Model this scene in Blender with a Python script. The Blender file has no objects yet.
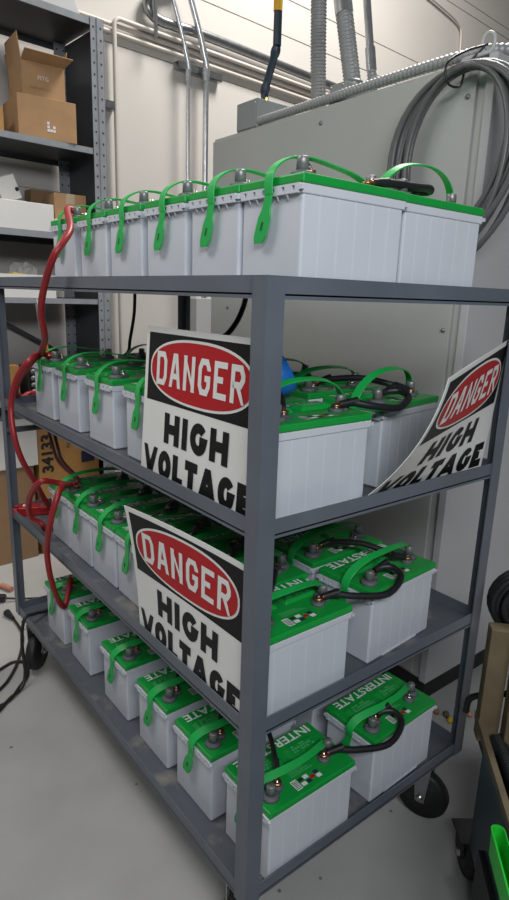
import bpy, bmesh, math, random
from mathutils import Vector, Matrix
random.seed(7)
COL = bpy.context.scene.collection
PI = math.pi

# ------------------------------------------------------------------ camera
CAM = Vector((-0.6214, -0.7618, 1.4611))
YAW, PITCH, ROLL, FPX = 0.897949, -0.249767, 0.033049, 605.947
def cam_axes():
    f = Vector((math.cos(YAW)*math.cos(PITCH), math.sin(YAW)*math.cos(PITCH), math.sin(PITCH)))
    r = Vector((math.sin(YAW), -math.cos(YAW), 0)); u = r.cross(f)
    c, s = math.cos(ROLL), math.sin(ROLL)
    return r*c+u*s, u*c-r*s, f
AX = cam_axes()
def at(u, v, ax, val):
    """the point of the plane (coordinate ax = val) that the photograph shows at pixel u, v"""
    d = AX[0]*((u-254.5)/FPX) + AX[1]*(-(v-450)/FPX) + AX[2]
    return CAM + d*((val-CAM[ax])/d[ax])
cd = bpy.data.cameras.new('camera'); cam = bpy.data.objects.new('camera', cd); COL.objects.link(cam)
cam.matrix_world = Matrix(((AX[0].x, AX[1].x, -AX[2].x, CAM.x), (AX[0].y, AX[1].y, -AX[2].y, CAM.y),
                           (AX[0].z, AX[1].z, -AX[2].z, CAM.z), (0, 0, 0, 1)))
cd.sensor_fit = 'VERTICAL'; cd.sensor_height = 24; cd.lens = 24*FPX/900
cd.clip_start = 0.02
bpy.context.scene.camera = cam

# ------------------------------------------------------------------ materials
def mat(name, c, rough=.5, metal=0, var=.0, scale=20, bump=0, bscale=200, spec=.5, coat=0, trans=0, alpha=1):
    m = bpy.data.materials.new(name); m.use_nodes = True
    nt = m.node_tree; b = nt.nodes['Principled BSDF']
    b.inputs['Base Color'].default_value = (*c, 1); b.inputs['Roughness'].default_value = rough
    b.inputs['Metallic'].default_value = metal; b.inputs['Specular IOR Level'].default_value = spec
    b.inputs['Coat Weight'].default_value = coat
    b.inputs['Transmission Weight'].default_value = trans; b.inputs['Alpha'].default_value = alpha
    tc = nt.nodes.new('ShaderNodeTexCoord')
    if var:
        n = nt.nodes.new('ShaderNodeTexNoise'); n.inputs['Scale'].default_value = scale; n.inputs['Detail'].default_value = 6
        r = nt.nodes.new('ShaderNodeValToRGB')
        r.color_ramp.elements[0].position = .3; r.color_ramp.elements[1].position = .7
        r.color_ramp.elements[0].color = (*[x*(1-var) for x in c], 1); r.color_ramp.elements[1].color = (*[min(1, x*(1+var)) for x in c], 1)
        nt.links.new(tc.outputs['Object'], n.inputs['Vector']); nt.links.new(n.outputs['Fac'], r.inputs['Fac'])
        nt.links.new(r.outputs['Color'], b.inputs['Base Color'])
    if bump:
        n2 = nt.nodes.new('ShaderNodeTexNoise'); n2.inputs['Scale'].default_value = bscale
        bp = nt.nodes.new('ShaderNodeBump'); bp.inputs['Strength'].default_value = bump; bp.inputs['Distance'].default_value = .002
        nt.links.new(tc.outputs['Object'], n2.inputs['Vector']); nt.links.new(n2.outputs['Fac'], bp.inputs['Height'])
        nt.links.new(bp.outputs['Normal'], b.inputs['Normal'])
    return m
M = dict(
    steel=mat('cart_grey_paint', (.105, .122, .148), .42, var=.12, scale=6, bump=.05),
    case=mat('translucent_white_polypropylene', (.56, .59, .64), .38, var=.03, scale=8, spec=.4),
    rib=mat('white_polypropylene_rib', (.60, .632, .682), .38, spec=.4),
    lid=mat('green_plastic', (.006, .30, .045), .35, var=.06, scale=30),
    strap=mat('bright_green_strap', (.012, .39, .075), .38),
    slot=mat('dark_green_slot', (.004, .09, .02), .6),
    white=mat('white_print', (.74, .77, .76), .5),
    print=mat('pale_green_print', (.08, .42, .15), .5),
    lead=mat('lead_grey', (.23, .235, .24), .42, metal=.5, var=.2, scale=60),
    pad=mat('grey_pad', (.10, .11, .12), .6),
    bolt=mat('zinc_bolt', (.55, .53, .50), .3, metal=1),
    copper=mat('copper_lug', (.62, .27, .13), .35, metal=1),
    black=mat('black_cable_rubber', (.012, .012, .014), .45),
    blackrub=mat('black_tyre_rubber', (.010, .010, .011), .55),
    red=mat('red_cable', (.27, .012, .016), .42),
    redcon=mat('red_connector_plastic', (.36, .010, .012), .4),
    maroon=mat('dark_red_cable', (.12, .022, .016), .5),
    signw=mat('sign_white', (.70, .70, .675), .45, var=.02, scale=10),
    signk=mat('sign_black', (.008, .008, .009), .5, spec=.22),
    signr=mat('sign_red', (.40, .012, .016), .5, spec=.25),
    wall=mat('wall_beige_paint', (.58, .55, .51), .7, var=.03, scale=2),
    conduitb=mat('beige_painted_conduit', (.57, .53, .48), .55),
    emt=mat('galvanised_steel', (.68, .70, .72), .28, metal=.9, var=.1, scale=40),
    dkpipe=mat('dark_galvanised_steel', (.34, .35, .36), .3, metal=.9, var=.15, scale=30),
    flex=mat('grey_flexible_conduit', (.33, .335, .34), .45, metal=.25),
    cab=mat('cabinet_grey_enamel', (.42, .43, .41), .42, var=.03, scale=3),
    cabl=mat('cabinet_light_enamel', (.47, .475, .48), .42, var=.03, scale=3),
    boxg=mat('junction_box_grey', (.27, .29, .29), .45),
    rack=mat('rack_grey_paint', (.27, .285, .31), .4, var=.1, scale=20),
    rackd=mat('rack_dark_paint', (.075, .08, .088), .5),
    hole=mat('dark_hole', (.02, .02, .022), .8),
    kraft=mat('kraft_cardboard', (.40, .235, .115), .8, var=.08, scale=12),
    kraft2=mat('orange_cardboard', (.46, .24, .075), .75, var=.06, scale=12),
    kraftd=mat('brown_cardboard', (.28, .17, .09), .8, var=.08, scale=12),
    wbox=mat('white_cardboard', (.70, .69, .665), .7, var=.03, scale=10),
    navy=mat('navy_ink', (.02, .025, .07), .6),
    graycable=mat('grey_cable_jacket', (.105, .105, .108), .4),
    wood=mat('pine_wood', (.14, .108, .06), .65, var=.18, scale=14),
    teal=mat('dark_teal_enamel', (.03, .055, .062), .45),
    blackp=mat('black_plastic', (.010, .010, .011), .5),
    grn=mat('lime_green_plastic', (.02, .55, .04), .4),
    blue=mat('blue_tape', (.015, .17, .60), .45),
    tan=mat('cardboard_core', (.45, .36, .24), .7),
    yellow=mat('yellow_plastic', (.65, .45, .02), .5),
    ylabel=mat('yellow_label', (.75, .42, .02), .5),
    brass=mat('brass', (.60, .42, .12), .35, metal=1),
    bag=mat('clear_poly_bag', (.72, .72, .70), .2, alpha=.55, spec=.8),
    orange=mat('orange_plastic', (.75, .16, .02), .4),
    pink=mat('pink_plastic', (.5, .22, .16), .5),
    dblue=mat('dark_blue_hose', (.02, .035, .055), .4),
)
def floor_material():
    m = bpy.data.materials.new('epoxy_floor'); m.use_nodes = True; nt = m.node_tree; b = nt.nodes['Principled BSDF']
    tc = nt.nodes.new('ShaderNodeTexCoord')
    n = nt.nodes.new('ShaderNodeTexNoise'); n.inputs['Scale'].default_value = 3; n.inputs['Detail'].default_value = 8
    r = nt.nodes.new('ShaderNodeValToRGB'); r.color_ramp.elements[0].color = (.36, .355, .345, 1); r.color_ramp.elements[1].color = (.46, .455, .44, 1)
    r.color_ramp.elements[0].position = .3; r.color_ramp.elements[1].position = .7
    v = nt.nodes.new('ShaderNodeTexVoronoi'); v.inputs['Scale'].default_value = 9; v.inputs['Randomness'].default_value = 1
    r2 = nt.nodes.new('ShaderNodeValToRGB'); r2.color_ramp.elements[0].position = .035; r2.color_ramp.elements[1].position = .06
    r2.color_ramp.elements[0].color = (.35, .34, .33, 1); r2.color_ramp.elements[1].color = (1, 1, 1, 1)
    mx = nt.nodes.new('ShaderNodeMix'); mx.data_type = 'RGBA'; mx.blend_type = 'MULTIPLY'; mx.inputs['Factor'].default_value = 1
    L = nt.links
    L.new(tc.outputs['Object'], n.inputs['Vector']); L.new(tc.outputs['Object'], v.inputs['Vector'])
    L.new(n.outputs['Fac'], r.inputs['Fac']); L.new(v.outputs['Distance'], r2.inputs['Fac'])
    L.new(r.outputs['Color'], mx.inputs['A']); L.new(r2.outputs['Color'], mx.inputs['B']); L.new(mx.outputs['Result'], b.inputs['Base Color'])
    b.inputs['Roughness'].default_value = .38
    return m
M['floor'] = floor_material()
def deck_material():
    # painted steel deck with scuffed paint
    m = bpy.data.materials.new('scuffed_deck_paint'); m.use_nodes = True; nt = m.node_tree; b = nt.nodes['Principled BSDF']
    tc = nt.nodes.new('ShaderNodeTexCoord')
    n = nt.nodes.new('ShaderNodeTexNoise'); n.inputs['Scale'].default_value = 11; n.inputs['Detail'].default_value = 9
    r = nt.nodes.new('ShaderNodeValToRGB'); r.color_ramp.elements[0].color = (.085, .095, .112, 1); r.color_ramp.elements[1].color = (.26, .24, .20, 1)
    r.color_ramp.elements[0].position = .55; r.color_ramp.elements[1].position = .76
    nt.links.new(tc.outputs['Object'], n.inputs['Vector']); nt.links.new(n.outputs['Fac'], r.inputs['Fac']); nt.links.new(r.outputs['Color'], b.inputs['Base Color'])
    b.inputs['Roughness'].default_value = .45
    return m
M['deck'] = deck_material()

# ------------------------------------------------------------------ mesh helpers
class MB:
    def __init__(s): s.v = []; s.f = []; s.mi = []; s.sm = []
    def add(s, vs, fs, mi=0, smooth=False, tf=None):
        b = len(s.v)
        s.v += [tuple(tf @ Vector(p)) if tf else tuple(p) for p in vs]
        for f in fs: s.f.append([b+i for i in f]); s.mi.append(mi); s.sm.append(smooth)
        return s
    def box(s, a, b, mi=0, bev=0, tf=None):
        x0, y0, z0 = a; x1, y1, z1 = b
        if bev:
            bm = bmesh.new(); bmesh.ops.create_cube(bm, size=1)
            for v in bm.verts: v.co = Vector(((x0+x1)/2+v.co.x*(x1-x0), (y0+y1)/2+v.co.y*(y1-y0), (z0+z1)/2+v.co.z*(z1-z0)))
            bmesh.ops.bevel(bm, geom=bm.edges[:], offset=bev, segments=2, affect='EDGES', profile=.5)
            s.bm(bm, mi, False, tf); return s
        vs = [(x0, y0, z0), (x1, y0, z0), (x1, y1, z0), (x0, y1, z0), (x0, y0, z1), (x1, y0, z1), (x1, y1, z1), (x0, y1, z1)]
        return s.add(vs, [(0, 3, 2, 1), (4, 5, 6, 7), (0, 1, 5, 4), (1, 2, 6, 5), (2, 3, 7, 6), (3, 0, 4, 7)], mi, False, tf)
    def bm(s, bm, mi=0, smooth=False, tf=None):
        bm.verts.index_update()
        s.add([v.co.copy() for v in bm.verts], [[v.index for v in f.verts] for f in bm.faces], mi, smooth, tf); bm.free(); return s
    def tube(s, path, r, n=10, mi=0, cap=True, rad=None, tf=None):
        P = [Vector(p) for p in path]; rings = []; N = len(P); up = None
        for i, p in enumerate(P):
            d = (P[min(i+1, N-1)]-P[max(i-1, 0)]).normalized()
            if up is None:
                up = d.orthogonal().normalized()
            else:
                up = (up - d*up.dot(d)).normalized()
            w = d.cross(up); rr = rad(i/(N-1)) if rad else r
            rings.append([p+(up*math.cos(2*PI*k/n)+w*math.sin(2*PI*k/n))*rr for k in range(n)])
        vs = [q for rg in rings for q in rg]; fs = []
        for i in range(N-1):
            for k in range(n): fs.append((i*n+k, i*n+(k+1) % n, (i+1)*n+(k+1) % n, (i+1)*n+k))
        s.add(vs, fs, mi, True, tf)
        if cap: s.add(vs[:n], [list(range(n))[::-1]], mi, False, tf); s.add(vs[-n:], [list(range(n))], mi, False, tf)
        return s
    def lathe(s, prof, n=16, mi=0, tf=None):
        vs = []; fs = []; m = len(prof)
        for k in range(n):
            a = 2*PI*k/n
            for r, z in prof: vs.append((r*math.cos(a), r*math.sin(a), z))
        for k in range(n):
            for i in range(m-1):
                a, b = k*m+i, ((k+1) % n)*m+i
                fs.append((a, b, b+1, a+1))
        return s.add(vs, fs, mi, True, tf)
    def prism(s, poly, h, mi=0, tf=None):
        n = len(poly); vs = [(x, y, 0) for x, y in poly]+[(x, y, h) for x, y in poly]
        fs = [list(range(n))[::-1], list(range(n, 2*n))]+[(i, (i+1) % n, n+(i+1) % n, n+i) for i in range(n)]
        return s.add(vs, fs, mi, False, tf)
    def ribbon(s, path, wdir, width, th, mi=0):
        P = [Vector(p) for p in path]; N = len(P); vs = []
        for i, p in enumerate(P):
            d = (P[min(i+1, N-1)]-P[max(i-1, 0)]).normalized()
            wd = Vector(wdir[i]) if isinstance(wdir, list) else Vector(wdir)
            wd = (wd-d*wd.dot(d)).normalized(); nn = d.cross(wd); w = width(i/(N-1)) if callable(width) else width
            vs += [p-wd*w/2-nn*th/2, p+wd*w/2-nn*th/2, p+wd*w/2+nn*th/2, p-wd*w/2+nn*th/2]
        fs = [(0, 1, 2, 3), tuple(reversed([4*(N-1)+k for k in range(4)]))]
        for i in range(N-1):
            for k in range(4): fs.append((4*i+k, 4*(i+1)+k, 4*(i+1)+(k+1) % 4, 4*i+(k+1) % 4))
        return s.add(vs, fs, mi, False)
    def build(s, name, mats, parent=None, bevel=0, loc=None):
        me = bpy.data.meshes.new(name); me.from_pydata(s.v, [], s.f)
        for m in (mats if isinstance(mats, (list, tuple)) else [mats]): me.materials.append(m)
        for p, mi, sm in zip(me.polygons, s.mi, s.sm): p.material_index = mi; p.use_smooth = sm
        bm = bmesh.new(); bm.from_mesh(me); bmesh.ops.recalc_face_normals(bm, faces=bm.faces[:]); bm.to_mesh(me); bm.free()
        o = bpy.data.objects.new(name, me); COL.objects.link(o)
        if parent: o.parent = parent
        if loc is not None: o.location = loc
        if bevel:
            b = o.modifiers.new('bevel', 'BEVEL'); b.width = bevel; b.segments = 2; b.limit_method = 'ANGLE'
        return o
def smooth(pts, n=8):
    P = [Vector(p) for p in pts]; out = []
    for i in range(len(P)-1):
        p0 = P[i-1] if i else P[0]*2-P[1]; p1, p2 = P[i], P[i+1]; p3 = P[i+2] if i+2 < len(P) else P[-1]*2-P[-2]
        for k in range(n):
            t = k/n
            out.append(.5*((2*p1)+(p2-p0)*t+(2*p0-5*p1+4*p2-p3)*t*t+(3*p1-p0-3*p2+p3)*t**3))
    out.append(P[-1]); return out
def empty(name, loc, rz=0):
    o = bpy.data.objects.new(name, None); COL.objects.link(o); o.location = loc; o.rotation_euler = (0, 0, rz); o.empty_display_size = .05; return o
def tag(o, label=None, cat=None, group=None, kind=None):
    if label: o['label'] = label
    if cat: o['category'] = cat
    if group: o['group'] = group
    if kind: o['kind'] = kind
    return o
def kids(o): return [c for c in bpy.data.objects if c.parent == o]
def copy_tree(o, parent=None):
    c = o.copy(); COL.objects.link(c); c.parent = parent
    for ch in kids(o): copy_tree(ch, c)
    return c
def text_geo(s, size, bold=0.0, sx=1.0):
    """2D vertices and faces of a string, left-bottom at the origin"""
    cu = bpy.data.curves.new('t', 'FONT'); cu.body = s; cu.size = size; cu.offset = bold; cu.resolution_u = 2
    o = bpy.data.objects.new('t', cu); COL.objects.link(o)
    dg = bpy.context.evaluated_depsgraph_get(); me = bpy.data.meshes.new_from_object(o.evaluated_get(dg))
    vs = [v.co.copy() for v in me.vertices]; fs = [list(p.vertices) for p in me.polygons]
    bpy.data.objects.remove(o); bpy.data.curves.remove(cu); bpy.data.meshes.remove(me)
    x0 = min(v.x for v in vs); y0 = min(v.y for v in vs)
    vs = [Vector(((v.x-x0)*sx, v.y-y0, 0)) for v in vs]
    return vs, fs, max(v.x for v in vs), max(v.y for v in vs)

# ------------------------------------------------------------------ setting
RW = math.radians(4); WY = 2.85; SY = 2.35
def wp(s, d, z, y0=WY):                                   # point of the back wall frame: s along it, d behind it
    return Vector((s*math.cos(RW)-d*math.sin(RW), y0+s*math.sin(RW)+d*math.cos(RW), z))
def struct(mb, name, m, **k): return tag(mb.build(name, m, **k), kind='structure')
struct(MB().box((-4, -4, -.1), (7, 5, 0)), 'floor', M['floor'])
mb = MB(); grooves = [2.0, 2.855, 3.27, 3.50, 4.09, 4.175, 4.6]; zs = [0]
z0 = 0
for g in grooves+[5.2]:
    z1 = g-.004
    a, b, c, d_ = wp(-3.5, 0, z0), wp(7.5, 0, z0), wp(7.5, 0, z1), wp(-3.5, 0, z1)
    mb.add([a, b, c, d_], [(0, 1, 2, 3)])
    if g < 5:
        q = [wp(-3.5, 0, z1), wp(7.5, 0, z1), wp(7.5, .012, z1), wp(-3.5, .012, z1), wp(-3.5, .012, g+.004), wp(7.5, .012, g+.004), wp(7.5, 0, g+.004), wp(-3.5, 0, g+.004)]
        mb.add(q, [(0, 1, 2, 3), (3, 2, 5, 4), (4, 5, 6, 7)])
    z0 = g+.004
mb.add([wp(-3.5, .1, 0), wp(7.5, .1, 0), wp(7.5, .1, 5.2), wp(-3.5, .1, 5.2)], [(0, 1, 2, 3)])
struct(mb, 'wall_back', M['wall'])

def pipe(name, pts, r, m, label, cat, n=10, group=None, rad=None, sm=8):
    o = MB().tube(smooth(pts, sm) if sm else pts, r, n, rad=rad).build(name, m); return tag(o, label, cat, group)
# conduits on the wall (d < 0 stands out from the wall)
for z, s1, off, lab in ((2.905, 4.2, -.022, 'lowest beige painted conduit running along the wall'), (2.945, 4.2, -.022, 'middle beige painted conduit of the three running along the wall'), (2.992, 1.172, 0, None)):
    if lab: pipe('wall_conduit', [wp(.9, off, z), wp(s1, off, z)], .012, M['conduitb'], lab, 'conduit', sm=0)
pipe('wall_conduit', [wp(1.155, -.045, .9), wp(1.155, -.045, 2.94), wp(1.160, -.045, 2.958), wp(1.172, -.045, 2.970), wp(1.19, -.045, 2.975), wp(4.2, -.045, 2.975)], .013, M['conduitb'],
     'beige painted conduit that rises up the wall and turns right along its top', 'conduit', sm=0)
def emt(pts, r, label):
    t = empty('steel_conduit', pts[0]); L = t.location
    P = [Vector(p)-L for p in pts]
    MB().tube(smooth(P, 6), r, 12).build('pipe', M['emt'], t)
    for q in (0.0, 1.0):
        k = P[1]*(1-q*.15)+P[2]*(q*.15); d = (P[2]-P[1]).normalized() if q else (P[0]-P[1]).normalized()
        MB().tube([k+d*.01, k+d*.075], r*1.22, 12).build('coupling', M['emt'], t)
    return tag(t, label, 'conduit')
emt([wp(1.50, -.09, 3.24), wp(1.642, -.09, 2.858), wp(1.643, -.09, 2.64), wp(1.646, -.09, 1.43)], .0125, 'thin shiny steel conduit dropping down the wall, left of the thicker one')
emt([wp(1.63, -.09, 3.28), wp(1.782, -.09, 2.892), wp(1.785, -.09, 2.67), wp(1.786, -.09, 1.43)], .019, 'thicker shiny steel conduit dropping down the wall, right of the thinner one')
def strut(name, s0, s1, z, label):
    mb = MB()
    for a, b in (((-.05, -.022), (-.045, .022)), ((-.05, -.022), (0, -.017)), ((-.05, .017), (0, .022))):
        p = [wp(s, d, z+zz) for s, d, zz in ((s0, a[0], a[1]), (s1, a[0], a[1]), (s1, b[0], a[1]), (s0, b[0], a[1]), (s0, a[0], b[1]), (s1, a[0], b[1]), (s1, b[0], b[1]), (s0, b[0], b[1]))]
        mb.add(p, [(0, 3, 2, 1), (4, 5, 6, 7), (0, 1, 5, 4), (1, 2, 6, 5), (2, 3, 7, 6), (3, 0, 4, 7)])
    return tag(mb.build(name, M['dkpipe']), label, 'bracket')
strut('strut_channel', 1.60, 1.95, 2.845, 'short steel strut channel on the wall behind the two shiny conduits')
strut('strut_channel', 1.06, 1.155, 2.515, 'small steel strut channel on the wall beside the shelving post')
pipe('steel_pipe', [wp(1.60, -.05, 3.27), wp(1.46, -.05, 3.21), wp(1.39, -.05, 3.145), wp(1.385, -.05, 3.08), wp(1.45, -.05, 3.045), wp(1.58, -.05, 3.045), wp(1.9, -.05, 3.055), wp(3.3, -.05, 3.04)], .030, M['dkpipe'],
     'thick dark steel pipe bending round and running right along the wall', 'pipe', 14)
pipe('pipe_clamp', [wp(1.395, -.10, 3.19), wp(1.40, -.10, 2.92)], .012, M['dkpipe'], 'upright steel clamp holding the bend of the thick dark pipe', 'clamp', sm=0)
pipe('thin_wire', [wp(4.15, -.02, 4.03), wp(4.6, -.02, 3.985), wp(4.76, -.02, 3.95), wp(4.82, -.02, 3.88), wp(4.84, -.02, 3.6)], .010, M['conduitb'], 'thin grey wire bent down the upper right of the wall', 'wire')
# grey raceway under the two conduits
mb = MB(); mb.box((0, -.12, 0), (.225, 0, .93), bev=.004)
o = mb.build('wall_raceway', M['cabl'], loc=wp(1.70, 0, .50)); o.rotation_euler.z = RW
tag(o, 'tall pale grey raceway box on the wall below the two shiny conduits', 'electrical box')

# ------------------------------------------------------------------ big grey cabinet
CX, CY0, CY1, CZ = 1.12, .365, 1.815, 2.165
cb = empty('electrical_cabinet', (CX, CY0, 0))
MB().box((.012, .03, .085), (.85, CY1-CY0, CZ-.004), bev=.004).build('body', M['cab'], cb)
MB().box((0, .062, .10), (.012, CY1-CY0-.005, CZ-.018), bev=.003).build('side_panel', M['cab'], cb)
MB().box((.0, 0, .085), (.85, .03, CZ-.004), bev=.003).build('door', M['cabl'], cb)
MB().box((.02, .015, 0), (.83, CY1-CY0-.02, .085)).build('plinth', M['blackp'], cb)
for y, z in ((.72, 2.10), (.72, .6), (.085, 2.06), (.085, 1.37), (1.3, 1.4)):
    MB().lathe([(0, .006), (.006, .006), (.008, .0)], 10, tf=Matrix.Translation((0, y, z)) @ Matrix.Rotation(-PI/2, 4, 'Y')).build('screw', M['lead'], cb)
tag(cb, 'large grey steel electrical cabinet standing behind the battery cart', 'cabinet')
# lifting eye with its bracket at the cabinet corner
e = empty('lifting_eye', (CX+.03, CY0+.055, CZ-.004))
MB().box((-.03, -.03, 0), (.04, .07, .012), bev=.003).build('bracket', M['cabl'], e)
R_ = [(0, (.021*math.sin(a)), .042+.026*math.cos(a)) for a in [PI-.5+(2*PI-1.0+1.0)*k/24 for k in range(25)]]
MB().tube([(0, -.012, .008)]+[(.0, y, z) for _, y, z in R_[1:-1]]+[(0, .012, .008)], .0055, 10).build('ring', M['cabl'], e)
tag(e, 'pale lifting ring bolted on the top corner of the grey cabinet', 'lifting ring')
# junction boxes
def jbox(x, y, z, sx, sy, sz, label):
    t = empty('junction_box', (x, y, z)); MB().box((0, 0, 0), (sx, sy, sz), bev=.004).build('housing', M['boxg'], t)
    MB().box((-.004, .004, .004), (0, sy-.004, sz-.004), bev=.0015).build('cover', M['boxg'], t)
    for yy in (.012, sy-.012): MB().lathe([(0, .003), (.004, .003), (.005, 0)], 8, tf=Matrix.Translation((-.004, yy, sz*.85)) @ Matrix.Rotation(-PI/2, 4, 'Y')).build('screw', M['bolt'], t)
    return tag(t, label, 'electrical box')
jbox(1.135, 1.50, CZ-.003, .22, .145, .115, 'larger grey junction box on the left of the cabinet top')
jbox(1.16, 1.005, CZ-.003, .14, .085, .075, 'small grey junction box in the middle of the cabinet top')
def flexible(pts, r, label, pitch=.014, col='flex', name='flexible_conduit', n=12):
    P = smooth(pts, 6); L = sum((P[i+1]-P[i]).length for i in range(len(P)-1)); N = max(8, int(L/pitch*4))
    # resample evenly
    out = [P[0]]; i = 0; acc = 0; step = L/N; pos = P[0].copy()
    cum = [0]
    for k in range(len(P)-1): cum.append(cum[-1]+(P[k+1]-P[k]).length)
    Q = []
    for k in range(N+1):
        t = k*step; j = 0
        while j < len(cum)-2 and cum[j+1] < t: j += 1
        w = (t-cum[j])/max(1e-9, cum[j+1]-cum[j]); Q.append(P[j].lerp(P[j+1], min(1, w)))
    return Q, N
def flexpart(name, pts, r, m, parent, pitch=.014, n=12):
    Q, N = flexible(pts, r, None, pitch)
    L = parent.location if parent else Vector()
    return MB().tube([q-L for q in Q], r, n, rad=lambda t: r*(1+.10*math.cos(2*PI*t*N/4))).build(name, m, parent)
def drop(top, bot, r, label, split=None):
    t = empty('flexible_conduit', bot); L = t.location
    if split is None: flexpart('hose', [bot, bot.lerp(top, .5)+Vector((0, .004, 0)), top], r, M['flex'], t)
    else:
        mid = bot.lerp(top, split); d = (top-mid).normalized()
        flexpart('hose', [bot, bot.lerp(mid, .5), mid], r, M['flex'], t)
        MB().tube([mid-L, mid+d*.09-L], r*1.12, 14).build('coupling', M['emt'], t)
        MB().tube([mid+d*.08-L, top-L], r*.86, 14).build('pipe', M['emt'], t)
    MB().lathe([(0, 0), (r*1.3, 0), (r*1.3, .022), (r*.9, .03), (0, .03)], 12).build('fitting', M['lead'], t)
    return tag(t, label, 'conduit')
drop(at(319, -14, 0, 1.46), Vector((1.46, 1.455, CZ-.003)), .033, 'all ribbed grey conduit rising from the cabinet beside the larger junction box')
drop(at(341, -14, 0, 1.25), Vector((1.25, 1.055, CZ+.0715)), .031, 'ribbed grey conduit with shiny steel upper half above the small junction box', split=.72)
drop(at(366, -14, 0, 1.40), Vector((1.40, 1.07, CZ-.003)), .018, 'thin shiny steel conduit with short ribbed foot, right of the small junction box', split=.36)
# the hose with the yellow label into the larger junction box
t = empty('dark_blue_pipe', (1.26, 1.60, CZ+.111)); L = t.location
b0, b1, b2, b3 = L.copy(), at(265, 90, 0, 1.26), at(277, 46, 0, 1.26), at(279, -12, 0, 1.26)
b0 = Vector((1.26, b1.y, CZ+.1115)); t.location = b0; L = b0
MB().lathe([(0, 0), (.024, 0), (.024, .018), (.017, .02), (.017, .045), (0, .045)], 8).build('brass_fitting', M['brass'], t)
MB().tube(smooth([Vector((0, 0, .04)), b1-L, b1.lerp(b2, .5)-L, b2-L], 6), .018, 12, rad=lambda q: .017+.004*(abs(q-.33) < .07 or abs(q-.93) < .06)).build('swivel_joint', M['dblue'], t)
MB().tube([b2-L, b3-L], .018, 14).build('pipe', M['dblue'], t)
dd = (b3-b2).normalized(); k0 = b2+dd*.13
MB().tube([k0-L+Vector((-.002, 0, 0)), k0+dd*.10-L+Vector((-.002, 0, 0))], .0188, 14).build('yellow_label', M['ylabel'], t)
tag(t, 'dark blue pipe with a yellow label and brass foot on the larger junction box', 'pipe')
# ribbed conduit along the cabinet's top edge
pts = [Vector((CX+.03, 1.50, CZ+.022)), Vector((CX+.03, 1.2, CZ+.022)), Vector((CX+.03, .85, CZ+.024)), Vector((CX+.035, .5, CZ+.024)), Vector((CX+.09, .40, CZ+.028)), Vector((CX+.25, .36, CZ+.03)), Vector((CX+.5, .37, CZ+.03))]
tt = empty('ribbed_conduit', pts[0]); flexpart('hose', pts, .017, M['flex'], tt, pitch=.017)
tag(tt, 'pale ribbed conduit lying along the top edge of the cabinet', 'conduit')
# coil of grey cable hung from the lifting eye
cc = empty('cable_coil', (CX-.035, .52, 1.87)); cl = MB()
random.seed(3)
c0 = Vector((CX-.05, .475, 1.88))
def loop(ry, rz, dy, dz, dx, tw=0, n=40):
    pts = []
    for k in range(n+1):
        a = 2*PI*k/n + PI/2
        y = ry*math.cos(a)*(1+.10*math.sin(a)); z = rz*math.sin(a)
        bulge = -.03*(1-math.cos(a-PI/2))*.5
        pts.append(Vector((CX-.03+dx+bulge+tw*math.sin(a), .430+dy+y, 1.862+dz+z)))
    return pts
for i in range(9):
    ry = .190+random.uniform(-.02, .035); rz = .262+random.uniform(-.03, .02)
    p = loop(ry, rz, random.uniform(-.012, .02), .272-rz-random.uniform(0, .012), -.012*(i % 3)-random.uniform(0, .006))
    cl.tube([q-cc.location for q in p], .0085, 8, cap=False)
cl.build('loops', M['graycable'], cc)
tail = [Vector((CX-.05, .25, 1.85)), Vector((CX-.055, .29, 1.72)), Vector((CX-.05, .36, 1.645)), Vector((CX-.05, .43, 1.60)), Vector((CX-.045, .5, 1.585))]
MB().tube([q-cc.location for q in smooth(tail, 6)], .0085, 8).build('cable_end', M['graycable'], cc)
MB().tube([q-cc.location for q in smooth([Vector((CX+.02, .415, 2.195)), Vector((CX-.03, .455, 2.175)), Vector((CX-.085, .475, 2.135)), Vector((CX-.080, .47, 2.085)), Vector((CX-.03, .462, 2.085)), Vector((CX-.015, .455, 2.14)), Vector((CX+.012, .42, 2.19))], 6)], .0035, 6).build('cable_tie', M['black'], cc)
tag(cc, 'big coil of grey cable hanging from the lifting ring on the cabinet', 'cable')

# ------------------------------------------------------------------ cart
CW, CL, CP = .777, 1.494, .038
ZR = [1.493, 1.077, .666, .260]; HR = .037; DECK = [z-.028 for z in ZR]
cart = empty('shelf_cart', (0, 0, 0))
for px, py, sx, sy in ((0, 0, 1, 1), (CW, 0, -1, 1), (0, CL, 1, -1), (CW, CL, -1, -1)):
    q = [(0, 0), (CP, 0), (CP, .003), (.003, .003), (.003, CP), (0, CP)]
    mb = MB(); mb.prism([(px+sx*a, py+sy*b) for a, b in q], 1.491-.224, tf=Matrix.Translation((0, 0, .2235))); mb.build('post', M['steel'], cart)
for z in ZR:
    a, b, c, d = .0035, CW-.0035, .0035, CL-.0035
    mb = MB()
    mb.box((a, c, z-.031), (b, d, z-.028), mi=1)
    mb.box((a, c, z-HR), (a+.003, d, z)); mb.box((b-.003, c, z-HR), (b, d, z))
    mb.box((a+.003, c, z-HR), (b-.003, c+.003, z)); mb.box((a+.003, d-.003, z-HR), (b-.003, d, z))
    mb.build('shelf', [M['steel'], M['deck']], cart)
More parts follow.
